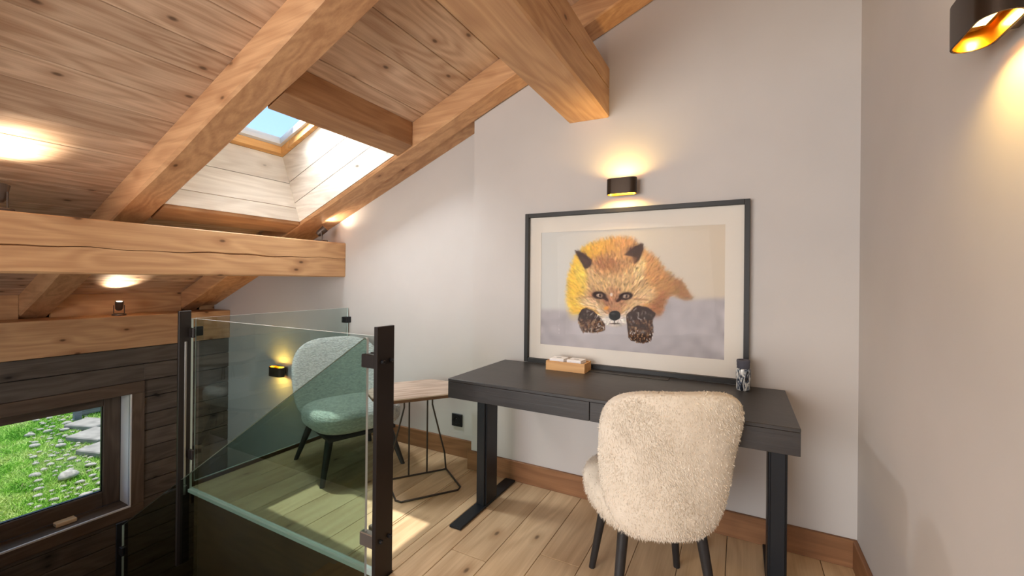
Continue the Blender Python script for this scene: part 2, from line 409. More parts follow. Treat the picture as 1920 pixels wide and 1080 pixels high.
# roof window: splayed shaft lined with limed boards, pine frame, white sash, pane
sh = struct(empty('trim_5', (-2.6, 1.75, 2.0)), 'limed board lining of the roof window shaft')
def quad_board(name, pts, th, mat, parent):
    """board from four corner points, thickened along its normal"""
    P = [Vector(p) for p in pts]; nn = (P[1]-P[0]).cross(P[3]-P[0]).normalized()*th
    bm = bmesh.new(); A = [bm.verts.new(p) for p in P]; B = [bm.verts.new(p+nn) for p in P]
    bm.faces.new(A); bm.faces.new(B[::-1])
    for i in range(4): bm.faces.new((A[i], A[(i+1) % 4], B[(i+1) % 4], B[i]))
    return mesh_obj(name, bm, mat, parent)
TX0, TX1, TY0, TY1, TO = -3.083, -2.2, 1.60, 2.056, .50       # shaft top, at offset TO above the rafter underside
def lerp(a, b, t): return tuple(p+(q-p)*t for p, q in zip(a, b))
b0 = [(OX0, OY0, zb(OX0)+.02), (OX1, OY0, zb(OX1)+.02), (OX1, OY1, zb(OX1)+.02), (OX0, OY1, zb(OX0)+.02)]
t0 = [(TX0, TY0, zb(TX0)+TO), (TX1, TY0, zb(TX1)+TO), (TX1, TY1, zb(TX1)+TO), (TX0, TY1, zb(TX0)+TO)]
def lining(i, j, cuts, mat, flip):
    for a, b in zip(cuts, cuts[1:]):
        p = [lerp(b0[i], t0[i], a+.004), lerp(b0[j], t0[j], a+.004), lerp(b0[j], t0[j], b-.004), lerp(b0[i], t0[i], b-.004)]
        quad_board('shaft_board', p if flip else p[::-1], .02, mat, sh)
lining(3, 2, [0, .3, .62, 1], PINE_SX, False)      # far side
lining(0, 3, [0, .22, .6, 1], PINE_S, False)     # downhill end
lining(1, 0, [0, .3, .62, 1], PINE_SX, False)       # near side
lining(2, 1, [0, .4, 1], PINE_S, False)          # uphill end
# outer box around the shaft so that no daylight leaks past the lining
bm = bmesh.new()
for x0, x1, y0, y1 in ((-3.2, -3.125, 1.2, 2.3), (-1.97, -1.9, 1.2, 2.3), (-3.13, -1.95, 1.2, 1.265), (-3.13, -1.95, 2.235, 2.3)): deck(bm, x0, x1, y0, y1, .30, TO+.03)
for x0, x1, y0, y1 in ((-3.125, TX0-.005, 1.25, 2.25), (TX1+.005, -1.97, 1.25, 2.25), (TX0, TX1, 1.25, TY0-.005), (TX0, TX1, TY1+.005, 2.25)): deck(bm, x0, x1, y0, y1, TO+.005, TO+.03)
struct(mesh_obj('roof_window_kerb', bm, ROOF))
w2 = struct(empty('window_2', (-2.65, 1.75, zb(-2.65)+TO)), 'roof window with pine frame and white sash at the top of the shaft')
def rect_frame(x0, x1, y0, y1, a, b, wd, mat, name):
    for q in ((x0, x0+wd, y0, y1), (x1-wd, x1, y0, y1), (x0+wd, x1-wd, y0, y0+wd), (x0+wd, x1-wd, y1-wd, y1)):
        bm = bmesh.new(); deck(bm, *q, a, b); mesh_obj(name, bm, mat, w2)
rect_frame(TX0, TX1, TY0, TY1, TO, TO+.05, .034, GOLDPINE, 'frame_bar')
rect_frame(TX0+.012, TX1-.012, TY0+.012, TY1-.012, TO+.052, TO+.10, .045, WHITEP, 'sash_bar')
bm = bmesh.new(); deck(bm, TX0+.05, TX1-.05, TY0+.05, TY1-.05, TO+.074, TO+.08); mesh_obj('pane', bm, GLASS_W, w2)

# eave wall: dark cladding boards around a window
wl = struct(empty('wall_left', (XE, 0, ZLOW)), 'dark stained board wall under the eaves')
WY0, WY1, WZ0, WZ1 = .45, 1.711, -.721, .235          # clear opening of the reveal
bm = bmesh.new()
for y0, y1, z0, z1 in ((YREAR, WY0-.013, ZLOW, .63), (WY1+.013, YL, ZLOW, .63), (WY0-.013, WY1+.013, ZLOW, WZ0-.016), (WY0-.013, WY1+.013, WZ1+.013, .63)): add_box(bm, (XE-.33, XE-.02), (y0, y1), (z0, z1))
add_box(bm, (-5.06, -5.001), (YREAR, YL), (.6, 1.0))
mesh_obj('wall_core', bm, GAP, wl)
z = .628; k = 0
T = .098
while z > -1.75:
    h = .148; z0 = z-h; y0s = [(YREAR, YL)]
    if z > WZ0-T and z0 < WZ1+T: y0s = [(YREAR, WY0-T), (WY1+T, YL)]
    if z0 < WZ1+T < z: pass
    for y0, y1 in y0s:
        box('cladding_board', (XE-.02, XE+random.uniform(-.001, .002)), (y0, y1), (z0+.003, z-.003), DARKW, wl, .003)
    # slivers above and below the casing
    if z > WZ1+T > z0: box('cladding_board', (XE-.02, XE), (WY0-T, WY1+T), (WZ1+T+.002, z-.003), DARKW, wl, .002)
    if z > WZ0-T > z0: box('cladding_board', (XE-.02, XE), (WY0-T, WY1+T), (z0+.003, WZ0-T-.002), DARKW, wl, .002)
    z = z0
box('cladding_skirt', (XE-.02, XE), (YREAR, YL), (ZLOW, z), DARKW, wl)
w1 = struct(empty('window_1', (XE, 1.1, WZ0)), 'brown timber window to the garden in the dark wall')
box('casing', (XE-.02, XE+.016), (WY0-T, WY1+T), (WZ1, WZ1+T), TRIMW, w1, .003); box('casing', (XE-.02, XE+.016), (WY0-T, WY1+T), (WZ0-T, WZ0), TRIMW, w1, .003)
box('casing', (XE-.02, XE+.0155), (WY1, WY1+T), (WZ0+.0005, WZ1-.0005), TRIMZ, w1, .003); box('casing', (XE-.02, XE+.0155), (WY0-T, WY0), (WZ0+.0005, WZ1-.0005), TRIMZ, w1, .003)
XS = XE-.17                                            # room face of the sash
box('reveal', (XS, XE-.006), (WY1, WY1+.012), (WZ0, WZ1), WHITEP, w1); box('reveal', (XS, XE-.006), (WY0-.012, WY0), (WZ0, WZ1), WHITEP, w1); box('reveal', (XS, XE-.006), (WY0, WY1), (WZ1, WZ1+.012), TRIMW, w1)
box('sill_board', (XS, XE+.0), (WY0, WY1), (WZ0-.015, WZ0+.004), TRIMW, w1); box('edge_bead', (XE+.003, XE+.019), (WY0, WY1+.004), (WZ0-.006, WZ0+.006), ALU, w1); box('edge_bead', (XE+.003, XE+.019), (WY1-.004, WY1+.006), (WZ0+.0065, WZ1), ALU, w1)
SW = .115
for y0, y1, z0, z1, mm in ((WY1-SW, WY1, WZ0+.004, WZ1, TRIMZ), (WY0, WY0+SW, WZ0+.004, WZ1, TRIMZ), (WY0+SW, WY1-SW, WZ0+.004, WZ0+.13, TRIMW), (WY0+SW, WY1-SW, WZ1-.10, WZ1, TRIMW)):
    box('sash_bar', (XS-.07, XS), (y0, y1), (z0, z1), mm, w1, .006)
box('pane', (XS-.05, XS-.044), (WY0+SW-.01, WY1-SW+.01), (WZ0+.12, WZ1-.09), GLASS_W, w1)
for y0, y1, z0, z1 in ((WY0+SW, WY1-SW, WZ0+.13, WZ0+.137), (WY1-SW-.007, WY1-SW, WZ0+.137, WZ1-.10)): box('glazing_gasket', (XS-.042, XS-.02), (y0, y1), (z0, z1), STEELK, w1)

# staircase going down towards the eave wall
stc = struct(empty('staircase', (-1.3, .85, 0)), 'oak stair descending beside the glass')
for k in range(1, 10):
    x1 = FX-.283*(k-1)-.002; z1 = -.18*k
    box('tread', (x1-.30, x1), (SY0+.01, SY1-.09), (z1-.045, z1), TREAD, stc, .004)
    box('riser', (x1-.02, x1), (SY0+.01, SY1-.09), (z1+.0005, z1+.18-.046 if k > 1 else -.02), FASCIA, stc)
box('landing', (XE, FX-.283*9), (SY0+.01, SY1-.09), (-1.85, -1.8), TREAD, stc)
struct(box('wall_stair_near', (XE, FX), (SY0-.05, SY0), (ZLOW, -.301), PLASTER), 'plaster side of the stairwell')
# ---------------------------------------------------------------- desk
DESK = wood('black_stained_oak', (50, 46, 44), (30, 27, 26), 'X', 0, .38, 0, .05, 20, .5)
DESKM = plain('desk_black_metal', (30, 33, 38), .45, .35, noise=.08)
dk = tag(empty('desk', (-.55, 2.05, 0)), 'long black stained desk with two drawers on steel column legs', 'desk')
box('top', (-1.29, .186), (1.751, 2.340), (.737, .751), DESK, dk, .0015)
box('body', (-1.288, .184), (1.772, 2.338), (.656, .7365), DESK, dk)
box('drawer', (-1.29, -.5585), (1.752, 1.7715), (.655, .7362), DESK, dk, .001); box('drawer', (-.5555, .186), (1.752, 1.7715), (.655, .7362), DESK, dk, .001)
box('cable_flap', (-.735, -.315), (2.262, 2.336), (.751, .7535), DESK, dk, .001)
for x0, x1 in ((-1.281, -1.217), (.104, .171)):
    lg = box('leg', (x0, x1), (2.012, 2.128), (.0125, .6555), DESKM, dk, .003)
    box('foot', (x0-.002, x1+.002), (1.764, 2.352), (.0005, .0125), DESKM, lg, .002)
    box('inner_column', (x0+.008, x1-.008), (1.998, 2.0115), (.0125, .6555), DESKM, lg, .002)

# ---------------------------------------------------------------- framed picture
def fox_print(nu, nv):
    """paints the photograph (a fox lying in snow) into an array, rows from the top"""
    rs = np.random.RandomState(5); Wd, Hd = 735, 540; k = .5
    yy, xx = np.mgrid[0:Hd, 0:Wd].astype(np.float32); X = xx/k; Y = yy/k
    def blur(a, r):
        r = int(r)
        for ax in (0, 1):
            for _ in range(2):
                p = np.pad(a, [(r+1, r) if i == ax else (0, 0) for i in range(a.ndim)], mode='edge'); c = np.cumsum(p, ax, dtype=np.float64)
                n_ = a.shape[ax]; hi = np.take(c, range(2*r+1, 2*r+1+n_), ax); lo = np.take(c, range(0, n_), ax); a = ((hi-lo)/(2*r+1)).astype(np.float32)
        return a
    def poly(pts, soft):
        m = np.zeros((Hd, Wd), bool); P = pts
        for i in range(len(P)):
            x1, y1 = P[i]; x2, y2 = P[i-1]
            if y1 == y2: continue
            m ^= ((Y >= min(y1, y2)) & (Y < max(y1, y2)) & (X < x1+(Y-y1)*(x2-x1)/(y2-y1)))
        m = m.astype(np.float32); return blur(m, soft) if soft else m
    def ell(cx, cy, a, b, ang=0., soft=.15):
        c, s = math.cos(ang), math.sin(ang); u = ((X-cx)*c+(Y-cy)*s)/a; v = (-(X-cx)*s+(Y-cy)*c)/b
        return np.clip((1-np.sqrt(u*u+v*v))/soft+.5, 0, 1)
    noise = lambda r: blur(rs.rand(Hd, Wd).astype(np.float32), r)
    nz = noise(14); nz = (nz-nz.mean())/nz.std()
    im = np.zeros((Hd, Wd, 3), np.float32)
    def lay(mask, c):
        nonlocal im
        c = np.array(c, np.float32) if not isinstance(c, np.ndarray) else c
        im = im*(1-mask[..., None])+c*mask[..., None]
    t = np.clip(X/1469, 0, 1)[..., None]
    im = np.array((206, 206, 202), np.float32)*(1-t)+np.array((212, 198, 178), np.float32)*t
    sn = poly([(-50, 655), (230, 660), (500, 640), (900, 620), (1000, 560), (1060, 540), (1130, 560), (1200, 580), (1600, 562), (1600, 1200), (-50, 1200)], 8)
    lay(sn, np.array((178, 172, 174), np.float32)+nz[..., None]*5)
    lay(ell(620, 850, 420, 130, 0, .7)*.5, (192, 187, 188))
    bt = np.clip((X-330)/330, 0, 1)[..., None]
    bodyc = np.array((236, 184, 66), np.float32)*(1-bt)+np.array((206, 152, 98), np.float32)*bt
    bodyc = bodyc*(1-.25*np.clip((X-880)/300, 0, 1)[..., None])
    body = poly([(255, 690), (215, 560), (215, 430), (240, 300), (270, 220), (330, 150), (450, 95), (620, 68), (720, 85), (790, 140), (850, 195), (930, 255), (990, 345), (1060, 405), (1130, 440), (1165, 505), (1212, 575), (1150, 582), (1050, 545), (1005, 575), (965, 700), (860, 700), (500, 700)], 5)
    lay(body, bodyc)
    lay(poly([(870, 560), (1010, 520), (960, 720), (850, 720)], 10)*.6, (150, 92, 62))
    lay(ell(720, 170, 130, 110, 0, .9)*body*.5, (214, 160, 104))
    lay(poly([(1060, 410), (1130, 440), (1165, 505), (1212, 575), (1150, 582), (1100, 540)], 6)*.6, (168, 118, 84))
    head = poly([(350, 330), (420, 250), (530, 215), (640, 225), (740, 290), (850, 430), (905, 520), (900, 600), (800, 620), (700, 690), (680, 770), (600, 785), (520, 760), (470, 690), (380, 640), (300, 640), (290, 570), (340, 480)], 7)
    lay(head, (208, 170, 120))
    lay(ell(290, 500, 75, 190, .1, .8)*.75, (240, 196, 78))
    lay(ell(320, 370, 42, 110, -.2, .6)*.7, (236, 206, 96))
    lay(ell(790, 330, 42, 100, .15, .6)*.8, (226, 196, 140))
    lay(ell(560, 300, 150, 80, 0, .8)*.55, (168, 112, 72)); lay(ell(500, 280, 90, 55, .3, .8)*.4, (150, 92, 56))
    lay(poly([(265, 172), (300, 178), (405, 250), (398, 295), (352, 325)], 2), (66, 48, 42)); lay(poly([(300, 215), (385, 262), (360, 300)], 4)*.7, (120, 86, 66))
    lay(poly([(812, 118), (815, 170), (785, 255), (745, 290), (735, 225), (662, 212), (740, 150)], 2), (72, 54, 46)); lay(poly([(725, 225), (775, 235), (740, 300)], 4)*.8, (178, 126, 82))
    lay(ell(470, 570, 90, 45, .5, .6)*.7, (150, 100, 70)); lay(ell(700, 575, 90, 45, -.5, .6)*.6, (160, 112, 80))
    lay(ell(590, 610, 70, 120, 0, .7)*.75, (172, 118, 88))
    lay(ell(400, 600, 100, 45, .3, .7)*.6, (222, 192, 150)); lay(ell(800, 560, 110, 60, -.3, .8)*.7, (222, 188, 140))
    lay(ell(600, 742, 112, 44, 0, .5), (218, 210, 200)); lay(ell(500, 690, 50, 20, .8, .6)*.6, (210, 196, 178)); lay(ell(690, 690, 50, 20, -.8, .6)*.6, (206, 190, 170))
    # fur strokes fanning away from the nose
    def strokes(cnt, region, ln, wd, jit, away=(600, 720), swirl=.25):
        ys_, xs_ = np.nonzero(region > .35); pick = rs.randint(0, len(xs_), cnt)
        for q in pick:
            x, y = xs_[q], ys_[q]; base = im[y, x].copy()*(1+rs.normal(0, jit)); base += rs.normal(0, 5, 3)
            a = math.atan2(y/k-away[1], x/k-away[0])+rs.normal(0, swirl); L = ln*rs.uniform(.5, 1.3)
            for s_ in np.arange(0, L, .8):
                u, v = int(x+math.cos(a)*s_), int(y+math.sin(a)*s_)
                if 0 <= u < Wd-wd and 0 <= v < Hd: im[v, u:u+wd] = im[v, u:u+wd]*.45+base*.55
    strokes(4200, np.maximum(body-head, 0), 15, 2, .13); strokes(4200, head, 11, 2, .22, swirl=.16)
    lay(.85*poly([(265, 172), (300, 178), (405, 250), (398, 295), (352, 325)], 2), (66, 48, 42)); lay(.6*poly([(300, 215), (385, 262), (360, 300)], 4)*.7, (120, 86, 66))
    lay(.85*poly([(812, 118), (815, 170), (785, 255), (745, 290), (735, 225), (662, 212), (740, 150)], 2), (72, 54, 46)); lay(.6*poly([(725, 225), (775, 235), (740, 300)], 4)*.8, (178, 126, 82))
    for cx, cy, dy in ((470, 540, .15), (683, 548, -.12)):
        lay(ell(cx, cy, 58, 31, dy, .4), (44, 28, 24)); lay(ell(cx+4, cy+2, 27, 16, dy, .25), (176, 146, 124)); lay(ell(cx+6, cy+1, 10, 13, 0, .3), (46, 32, 28)); lay(ell(cx-4, cy-5, 6, 4, 0, .4), (226, 214, 204))
        sgn = -1 if cx < 600 else 1
        lay(ell(cx-sgn*50, cy+26, 34, 13, -sgn*.7, .5)*.9, (58, 36, 30))
    lay(ell(360, 555, 70, 10, -.1, .8)*.35, (120, 76, 52)); lay(ell(800, 575, 80, 9, .1, .8)*.4, (140, 92, 64))
    lay(ell(598, 706, 47, 40, 0, .12), (24, 20, 20)); lay(ell(585, 690, 18, 9, 0, .6)*.5, (120, 116, 116)); lay(poly([(594, 740), (602, 740), (600, 775), (596, 775)], 1), (50, 40, 36)); lay(ell(598, 772, 44, 6, 0, .5)*.7, (62, 48, 42))
    lay(ell(530, 645, 20, 14, -.4, .4), (228, 156, 64)); lay(ell(568, 535, 12, 14, 0, .5)*.8, (226, 218, 208))
    # paws dusted with snow
    for pts in ([(345, 640), (420, 660), (480, 720), (525, 780), (520, 830), (430, 850), (340, 840), (305, 770), (300, 700)], [(770, 625), (860, 640), (930, 690), (900, 740), (910, 840), (890, 920), (800, 930), (715, 900), (700, 800), (690, 700)]):
        m = np.clip((poly(pts, 7)+noise(2)*1.2-1.1)*4+.5, 0, 1); lay(m, (58, 42, 34)); ys_, xs_ = np.nonzero(m > .5)
        low = ys_ > np.percentile(ys_, 35)
        for c_, cnt, pool in (((112, 74, 48), 150, low), ((186, 144, 100), 75, low), ((222, 212, 202), 50, np.ones_like(low))):
            I = np.nonzero(pool)[0]
            for q in I[rs.randint(0, len(I), cnt)]:
                x, y = xs_[q], ys_[q]; a = rs.uniform(.9, 2.2)
                for s_ in range(rs.randint(3, 9)):
                    u, v = int(x+math.cos(a)*s_), int(y+math.sin(a)*s_)
                    if v < Hd and 0 <= u < Wd-3: im[v, u:u+2+s_ % 2] = np.array(c_, np.float32)
    im = np.clip(blur(im, 1)*.45+im*.55, 0, 255)
    # un-skew: the study frame -> upright print
    src = [(-13, 17), (1460, -22), (1464, 1063), (0, 940)]; dst = [(0, 0), (1, 0), (1, 1), (0, 1)]
    A = []; bb = []
    for (u, v), (x, y) in zip(dst, src):
        A += [[u, v, 1, 0, 0, 0, -u*x, -v*x], [0, 0, 0, u, v, 1, -u*y, -v*y]]; bb += [x, y]
    h = np.linalg.solve(np.array(A, float), np.array(bb, float))
    V, U = np.mgrid[0:nv, 0:nu]; U = (U+.5)/nu; V = (V+.5)/nv; w = h[6]*U+h[7]*V+1
    px = np.clip((h[0]*U+h[1]*V+h[2])/w*k, 0, Wd-1).astype(int); py = np.clip((h[3]*U+h[4]*V+h[5])/w*k, 0, Hd-1).astype(int)
    return im[py, px]/255.
pc = tag(empty('framed_picture', (-.56, 2.36, .752)), 'large black framed wildlife photograph of a fox resting in snow', 'picture')
FRAME = plain('black_frame', (36, 34, 32), .45, 0, .4, .1); MATB = plain('mat_board', (226, 218, 206), .8, noise=.03)
fx0, fx1, fz0, fz1 = -1.160, .039, .7525, 1.648; fy0, fy1 = 2.341, 2.376; fb = .024
for q in ((fx0, fx0+fb, fz0, fz1), (fx1-fb, fx1, fz0, fz1), (fx0+fb, fx1-fb, fz0, fz0+fb), (fx0+fb, fx1-fb, fz1-fb, fz1)):
    box('frame_bar', q[:2], (fy0, fy1), q[2:], FRAME, pc, .0012)
px0, px1, pz0, pz1 = -1.062, -.068, .862, 1.533
bm = bmesh.new()
for q in ((fx0+fb, px0, fz0+fb, fz1-fb), (px1, fx1-fb, fz0+fb, fz1-fb), (px0, px1, fz0+fb, pz0), (px0, px1, pz1, fz1-fb)): add_box(bm, q[:2], (2.3665, 2.369), q[2:])
mesh_obj('mat_board', bm, MATB, pc)
def print_mesh():
    nu, nv = 400, 270; img = fox_print(nu, nv); lin_ = np.where(img <= .04045, img/12.92, ((img+.055)/1.055)**2.4)
    us = np.linspace(px0, px1, nu+1); vs = np.linspace(pz1, pz0, nv+1)
    co = np.zeros((nv+1, nu+1, 3), np.float32); co[..., 0] = us[None]; co[..., 1] = 2.3695; co[..., 2] = vs[:, None]
    idx = np.arange((nu+1)*(nv+1)).reshape(nv+1, nu+1)
    f = np.stack([idx[:-1, :-1], idx[1:, :-1], idx[1:, 1:], idx[:-1, 1:]], -1).reshape(-1, 4)
    me = bpy.data.meshes.new('print'); me.from_pydata(co.reshape(-1, 3).tolist(), [], f.tolist())
    at = me.color_attributes.new('ink', 'FLOAT_COLOR', 'CORNER')
    c4 = np.ones((nv*nu, 4, 4), np.float32); c4[..., :3] = lin_.reshape(-1, 1, 3); at.data.foreach_set('color', c4.ravel())
    m, n, out = nodes('printed_photograph'); a = N(n, 'VertexColor'); a.layer_name = 'ink'; principled(n, out, a.outputs[0], .7, spec=.2); me.materials.append(m)
    o = bpy.data.objects.new('print', me); COL.objects.link(o); adopt(o, pc); return o
print_mesh()
box('glass_pane', (fx0+fb, fx1-fb), (2.351, 2.353), (fz0+fb, fz1-fb), GLASS_P, pc)

# ---------------------------------------------------------------- sconces
BRONZE = plain('dark_bronze', (62, 50, 40), .38, .7, noise=.08); GOLD = plain('gold_leaf_lining', (214, 164, 62), .3, 1.)
def emit(name, c, s):
    m, n, out = nodes(name); e = N(n, 'Emission'); e.inputs[0].default_value = lin(c); e.inputs[1].default_value = s; n.links.new(e.outputs[0], out.inputs[0]); return m
LED = emit('warm_led', (255, 214, 140), 5.); BULB = emit('spot_lamp_glow', (255, 240, 214), 14.)
def stadium(w, d, seg=10):
    r = d/2; L = w/2-r; P = []
    for k in range(seg+1): t = -math.pi/2+math.pi*k/seg; P.append((L+r*math.cos(t), r*math.sin(t)))
    for k in range(seg+1): t = math.pi/2+math.pi*k/seg; P.append((-L+r*math.cos(t), r*math.sin(t)))
    return P
def sconce(loc, rz, label, energy, w=.16, tint=(1, .66, .21)):
    r = empty('wall_sconce', loc, rz, False); tag(r, label, 'wall lamp', 'bronze up and down wall lamps')
    h, d, off = .084, .066, .064
    def sleeve(name, w_, d_, th, mat, z0, z1, parent):
        bm = bmesh.new(); O = stadium(w_, d_); I = stadium(w_-2*th, d_-2*th); n_ = len(O)
        R = [[bm.verts.new((x, y-off, z)) for x, y in P] for P, z in ((O, z0), (O, z1), (I, z1), (I, z0))]
        for a in range(4):
            b = (a+1) % 4
            for k in range(n_): bm.faces.new((R[a][k], R[a][(k+1) % n_], R[b][(k+1) % n_], R[b][k]))
        o = mesh_obj(name, bm, mat, parent); smooth_by_angle(o, 40); return o
    b = sleeve('shade', w, d, .003, BRONZE, -h/2, h/2, r)
    sleeve('gold_lining', w-.0062, d-.0062, .0012, GOLD, -h/2+.001, h/2-.001, b)
    bm = bmesh.new(); add_prism(bm, [(x, y-off) for x, y in stadium(w-.03, d-.022)], 'Z', -.008, .008); mesh_obj('lamp_module', bm, BRONZE, r)
    for s in (-1, 1):
        box('lens', (-.04, .04), (-off-.014, -off+.014), (min(.0085*s, .0105*s), max(.0085*s, .0105*s)), LED, r)
        lamp('glow', 'AREA', (0, -off, .014*s), (0, 0, s), energy, tint, r, shape='RECTANGLE', size=.085, size_y=.03)
    bm = bmesh.new(); add_box(bm, (-.045, .045), (-.032, -.0005), (-.028, .028), .006); mesh_obj('wall_bracket', bm, BRONZE, r)
    return r
sconce((-.568, YW, 1.756), 0, 'bronze wall lamp mounted above the fox picture', 2.0)
sconce((XR, 1.11, 1.757), -math.pi/2, 'bronze wall lamp high on the right side wall, lit gold inside', 2.4)
sconce((-3.72, YL, .39), 0, 'small bronze wall lamp low in the stairwell seen through the glass', 2.0, .18, (1, .54, .10))


# ---------------------------------------------------------------- spotlights on the beams
SPOTM = plain('spot_bronze', (92, 78, 70), .4, .5, noise=.05)
def spot(loc, d, label, energy):
    r = empty('beam_spotlight', loc, 0, False); tag(r, label, 'spotlight', 'adjustable spotlights on the beams')
    lathe('base', [(0, 0), (.048, 0), (.048, .010), (.044, .014), (0, .014)], (0, 0, .0005), SPOTM, r, 24)
    D = Vector(d).normalized(); side = D.cross(Vector((0, 0, 1))).normalized(); c = Vector((0, 0, .088))
    bm = bmesh.new()
    for s in (-1, 1):
        p = side*.034*s; add_tube(bm, [p+Vector((0, 0, .016)), p+c], .0035, 6)
    add_tube(bm, [side*-.034+Vector((0, 0, .017)), side*.034+Vector((0, 0, .017))], .0035, 6)
    mesh_obj('yoke', bm, SPOTM, r)
    prof = [(0, -.045), (.018, -.045), (.026, -.03), (.029, .03), (.029, .036), (.024, .036), (.023, .024), (0, .024)]
    hd = lathe('head', prof, (0, 0, 0), SPOTM, r, 20); hd.location = c; hd.rotation_euler = D.to_track_quat('Z', 'Y').to_euler()
    lathe('lamp_lens', [(0, .0255), (.022, .0255), (.022, .029), (0, .031)], (0, 0, 0), BULB, hd, 18)
    lamp('beam', 'SPOT', c+D*.045, D, energy, (1, .83, .62), r, spot_size=math.radians(95), spot_blend=.9, shadow_soft_size=.02)
    return r
spot((-4.70, 1.665, .9080), (.25, -.05, 1), 'spotlight standing on the pine wall plate above the dark wall', 14)
spot((-3.0, 2.345, 1.5375), (.55, .55, .75), 'spotlight on the beam end pointing at the gable wall', 7)
spot((-2.985, .626, 1.5375), (-.1, .15, 1), 'spotlight on the cracked beam at the left picture edge', 16)

# ---------------------------------------------------------------- small things on and by the desk
BEECH = wood('beech', (216, 168, 112), (178, 126, 76), 'X', 0, .5, 0, .05); CARD = plain('white_card', (232, 230, 230), .6, noise=.03); INK = plain('grey_print', (150, 150, 154), .7)
ty = tag(empty('wooden_tray', (-.84, 2.255, .751)), 'small beech block tray on the desk in front of the picture', 'tray')
bm = bmesh.new(); x0, x1, y0, y1 = -.951, -.728, 2.197, 2.31
add_box(bm, (x0, x1), (y0, y1), (.7515, .792)); mesh_obj('block', bm, BEECH, ty)
for q in ((x0, x1, y0, y0+.006), (x0, x1, y1-.006, y1), (x0, x0+.006, y0+.006, y1-.006), (x1-.006, x1, y0+.006, y1-.006)): box('rim', q[:2], q[2:], (.792, .802), BEECH, ty, .001)
for i, (cx, rot) in enumerate(((-.895, .03), (-.792, -.04))):
    st = tag(empty('card_stack', (cx, 2.252, .7925), rot, False), ('left' if i == 0 else 'right')+' stack of square white cards in the beech tray', 'cards', 'card stacks in the tray')
    for k in range(3): box('card', (-.041, .041), (-.041, .041), (.0002+.0072*k, .0068+.0072*k), CARD, st, .0008)
    box('printed_mark', (-.014, .014), (-.006, .006), (.0214, .0217), INK, st)
def mottled():
    m, n, out = nodes('mottled_glass')
    v = N(n, 'TexNoise', Scale=1., Detail=3., Distortion=1.2); n.links.new(coords(n, (75, 75, 26)), v.inputs['Vector'])
    c = ramp(n, v.outputs['Fac'], [(.40, lin((22, 24, 32))), (.47, lin((70, 84, 104))), (.55, lin((206, 208, 206))), (.7, lin((226, 224, 216)))])
    principled(n, out, c, .18, 0, spec=.6); return m
vs_ = tag(empty('candle_jar', (.015, 2.25, .751), 0, False), 'mottled black and white glass jar with a grey wrapped top', 'jar')
lathe('jar_body', [(0, .0005), (.026, .0005), (.0285, .006), (.0295, .04), (.031, .09), (.029, .098), (.024, .1)], (0, 0, 0), mottled(), vs_, 28)
WRAP = plain('grey_felt', (84, 84, 94), .9, noise=.35)
lathe('wrapped_top', [(.0235, .0985), (.027, .102), (.0262, .108), (.0275, .116), (.0270, .124), (.0285, .132), (.027, .139), (.022, .140), (.020, .134), (0, .132)], (0, 0, 0), WRAP, vs_, 24, 80)
so = tag(empty('wall_socket', (-1.763, YL, .25)), 'black square wall socket beside the desk', 'socket')
box('plate', (-1.807, -1.719), (YL-.010, YL-.0003), (.206, .294), STEELK, so, .002)
bm = bmesh.new(); add_lathe(bm, [(.031, 0), (.031, .0025), (.026, .0025), (.024, -.001), (0, -.001)], (0, 0, 0), 28); hole = mesh_obj('insert', bm, plain('socket_black', (20, 20, 22), .35), so); hole.data.transform(Matrix.Translation((-1.763, YL-.0102, .25)) @ Matrix.Rotation(math.pi/2, 4, 'X'))
tube('pin', [(-1.763, YL-.010, .263), (-1.763, YL-.016, .263)], .0025, CHROME, so)
wbk = box('wooden_block', (-4.735, -4.665), (1.285, 1.405), (WZ0+.0045, WZ0+.034), wood('pale_ash', (240, 212, 172), (206, 170, 128), 'Y', 0, .5, 0, .05), None, .005); tag(wbk, 'small pale wooden block lying on the window sill', 'wood block')

# ---------------------------------------------------------------- fur desk chair
def furmat(name, a, b, sc):
    m, n, out = nodes(name); t = N(n, 'TexNoise', Scale=sc, Detail=4.); n.links.new(coords(n), t.inputs['Vector'])
    c = ramp(n, t.outputs['Fac'], [(.3, lin(a)), (.7, lin(b))]); bs = principled(n, out, c, .9, spec=.15, bump=t.outputs['Fac'], bstr=.3)
    bs.inputs['Sheen Weight'].default_value = .25; return m
FUR = furmat('cream_fur', (212, 199, 180), (228, 217, 200), 14.)
LEGK = wood('black_leg_wood', (48, 46, 46), (30, 28, 28), 'Z', 0, .5, 0, .05)
def tapered_leg(name, p, q, a, b, mat, parent, rot=0.):
    bm = bmesh.new(); P, Q = Vector(p), Vector(q); ring = []
    for c, s in ((P, a), (Q, b)):
        ring.append([bm.verts.new(c+Vector((math.cos(rot+t)*s*.72, math.sin(rot+t)*s*.72, 0))) for t in [math.pi/8+2*math.pi*k/8 for k in range(8)]])
    for k in range(8): bm.faces.new((ring[0][k], ring[0][(k+1) % 8], ring[1][(k+1) % 8], ring[1][k]))
    bm.faces.new(ring[0][::-1]); bm.faces.new(ring[1]); o = mesh_obj(name, bm, mat, parent); smooth_by_angle(o, 50); return o
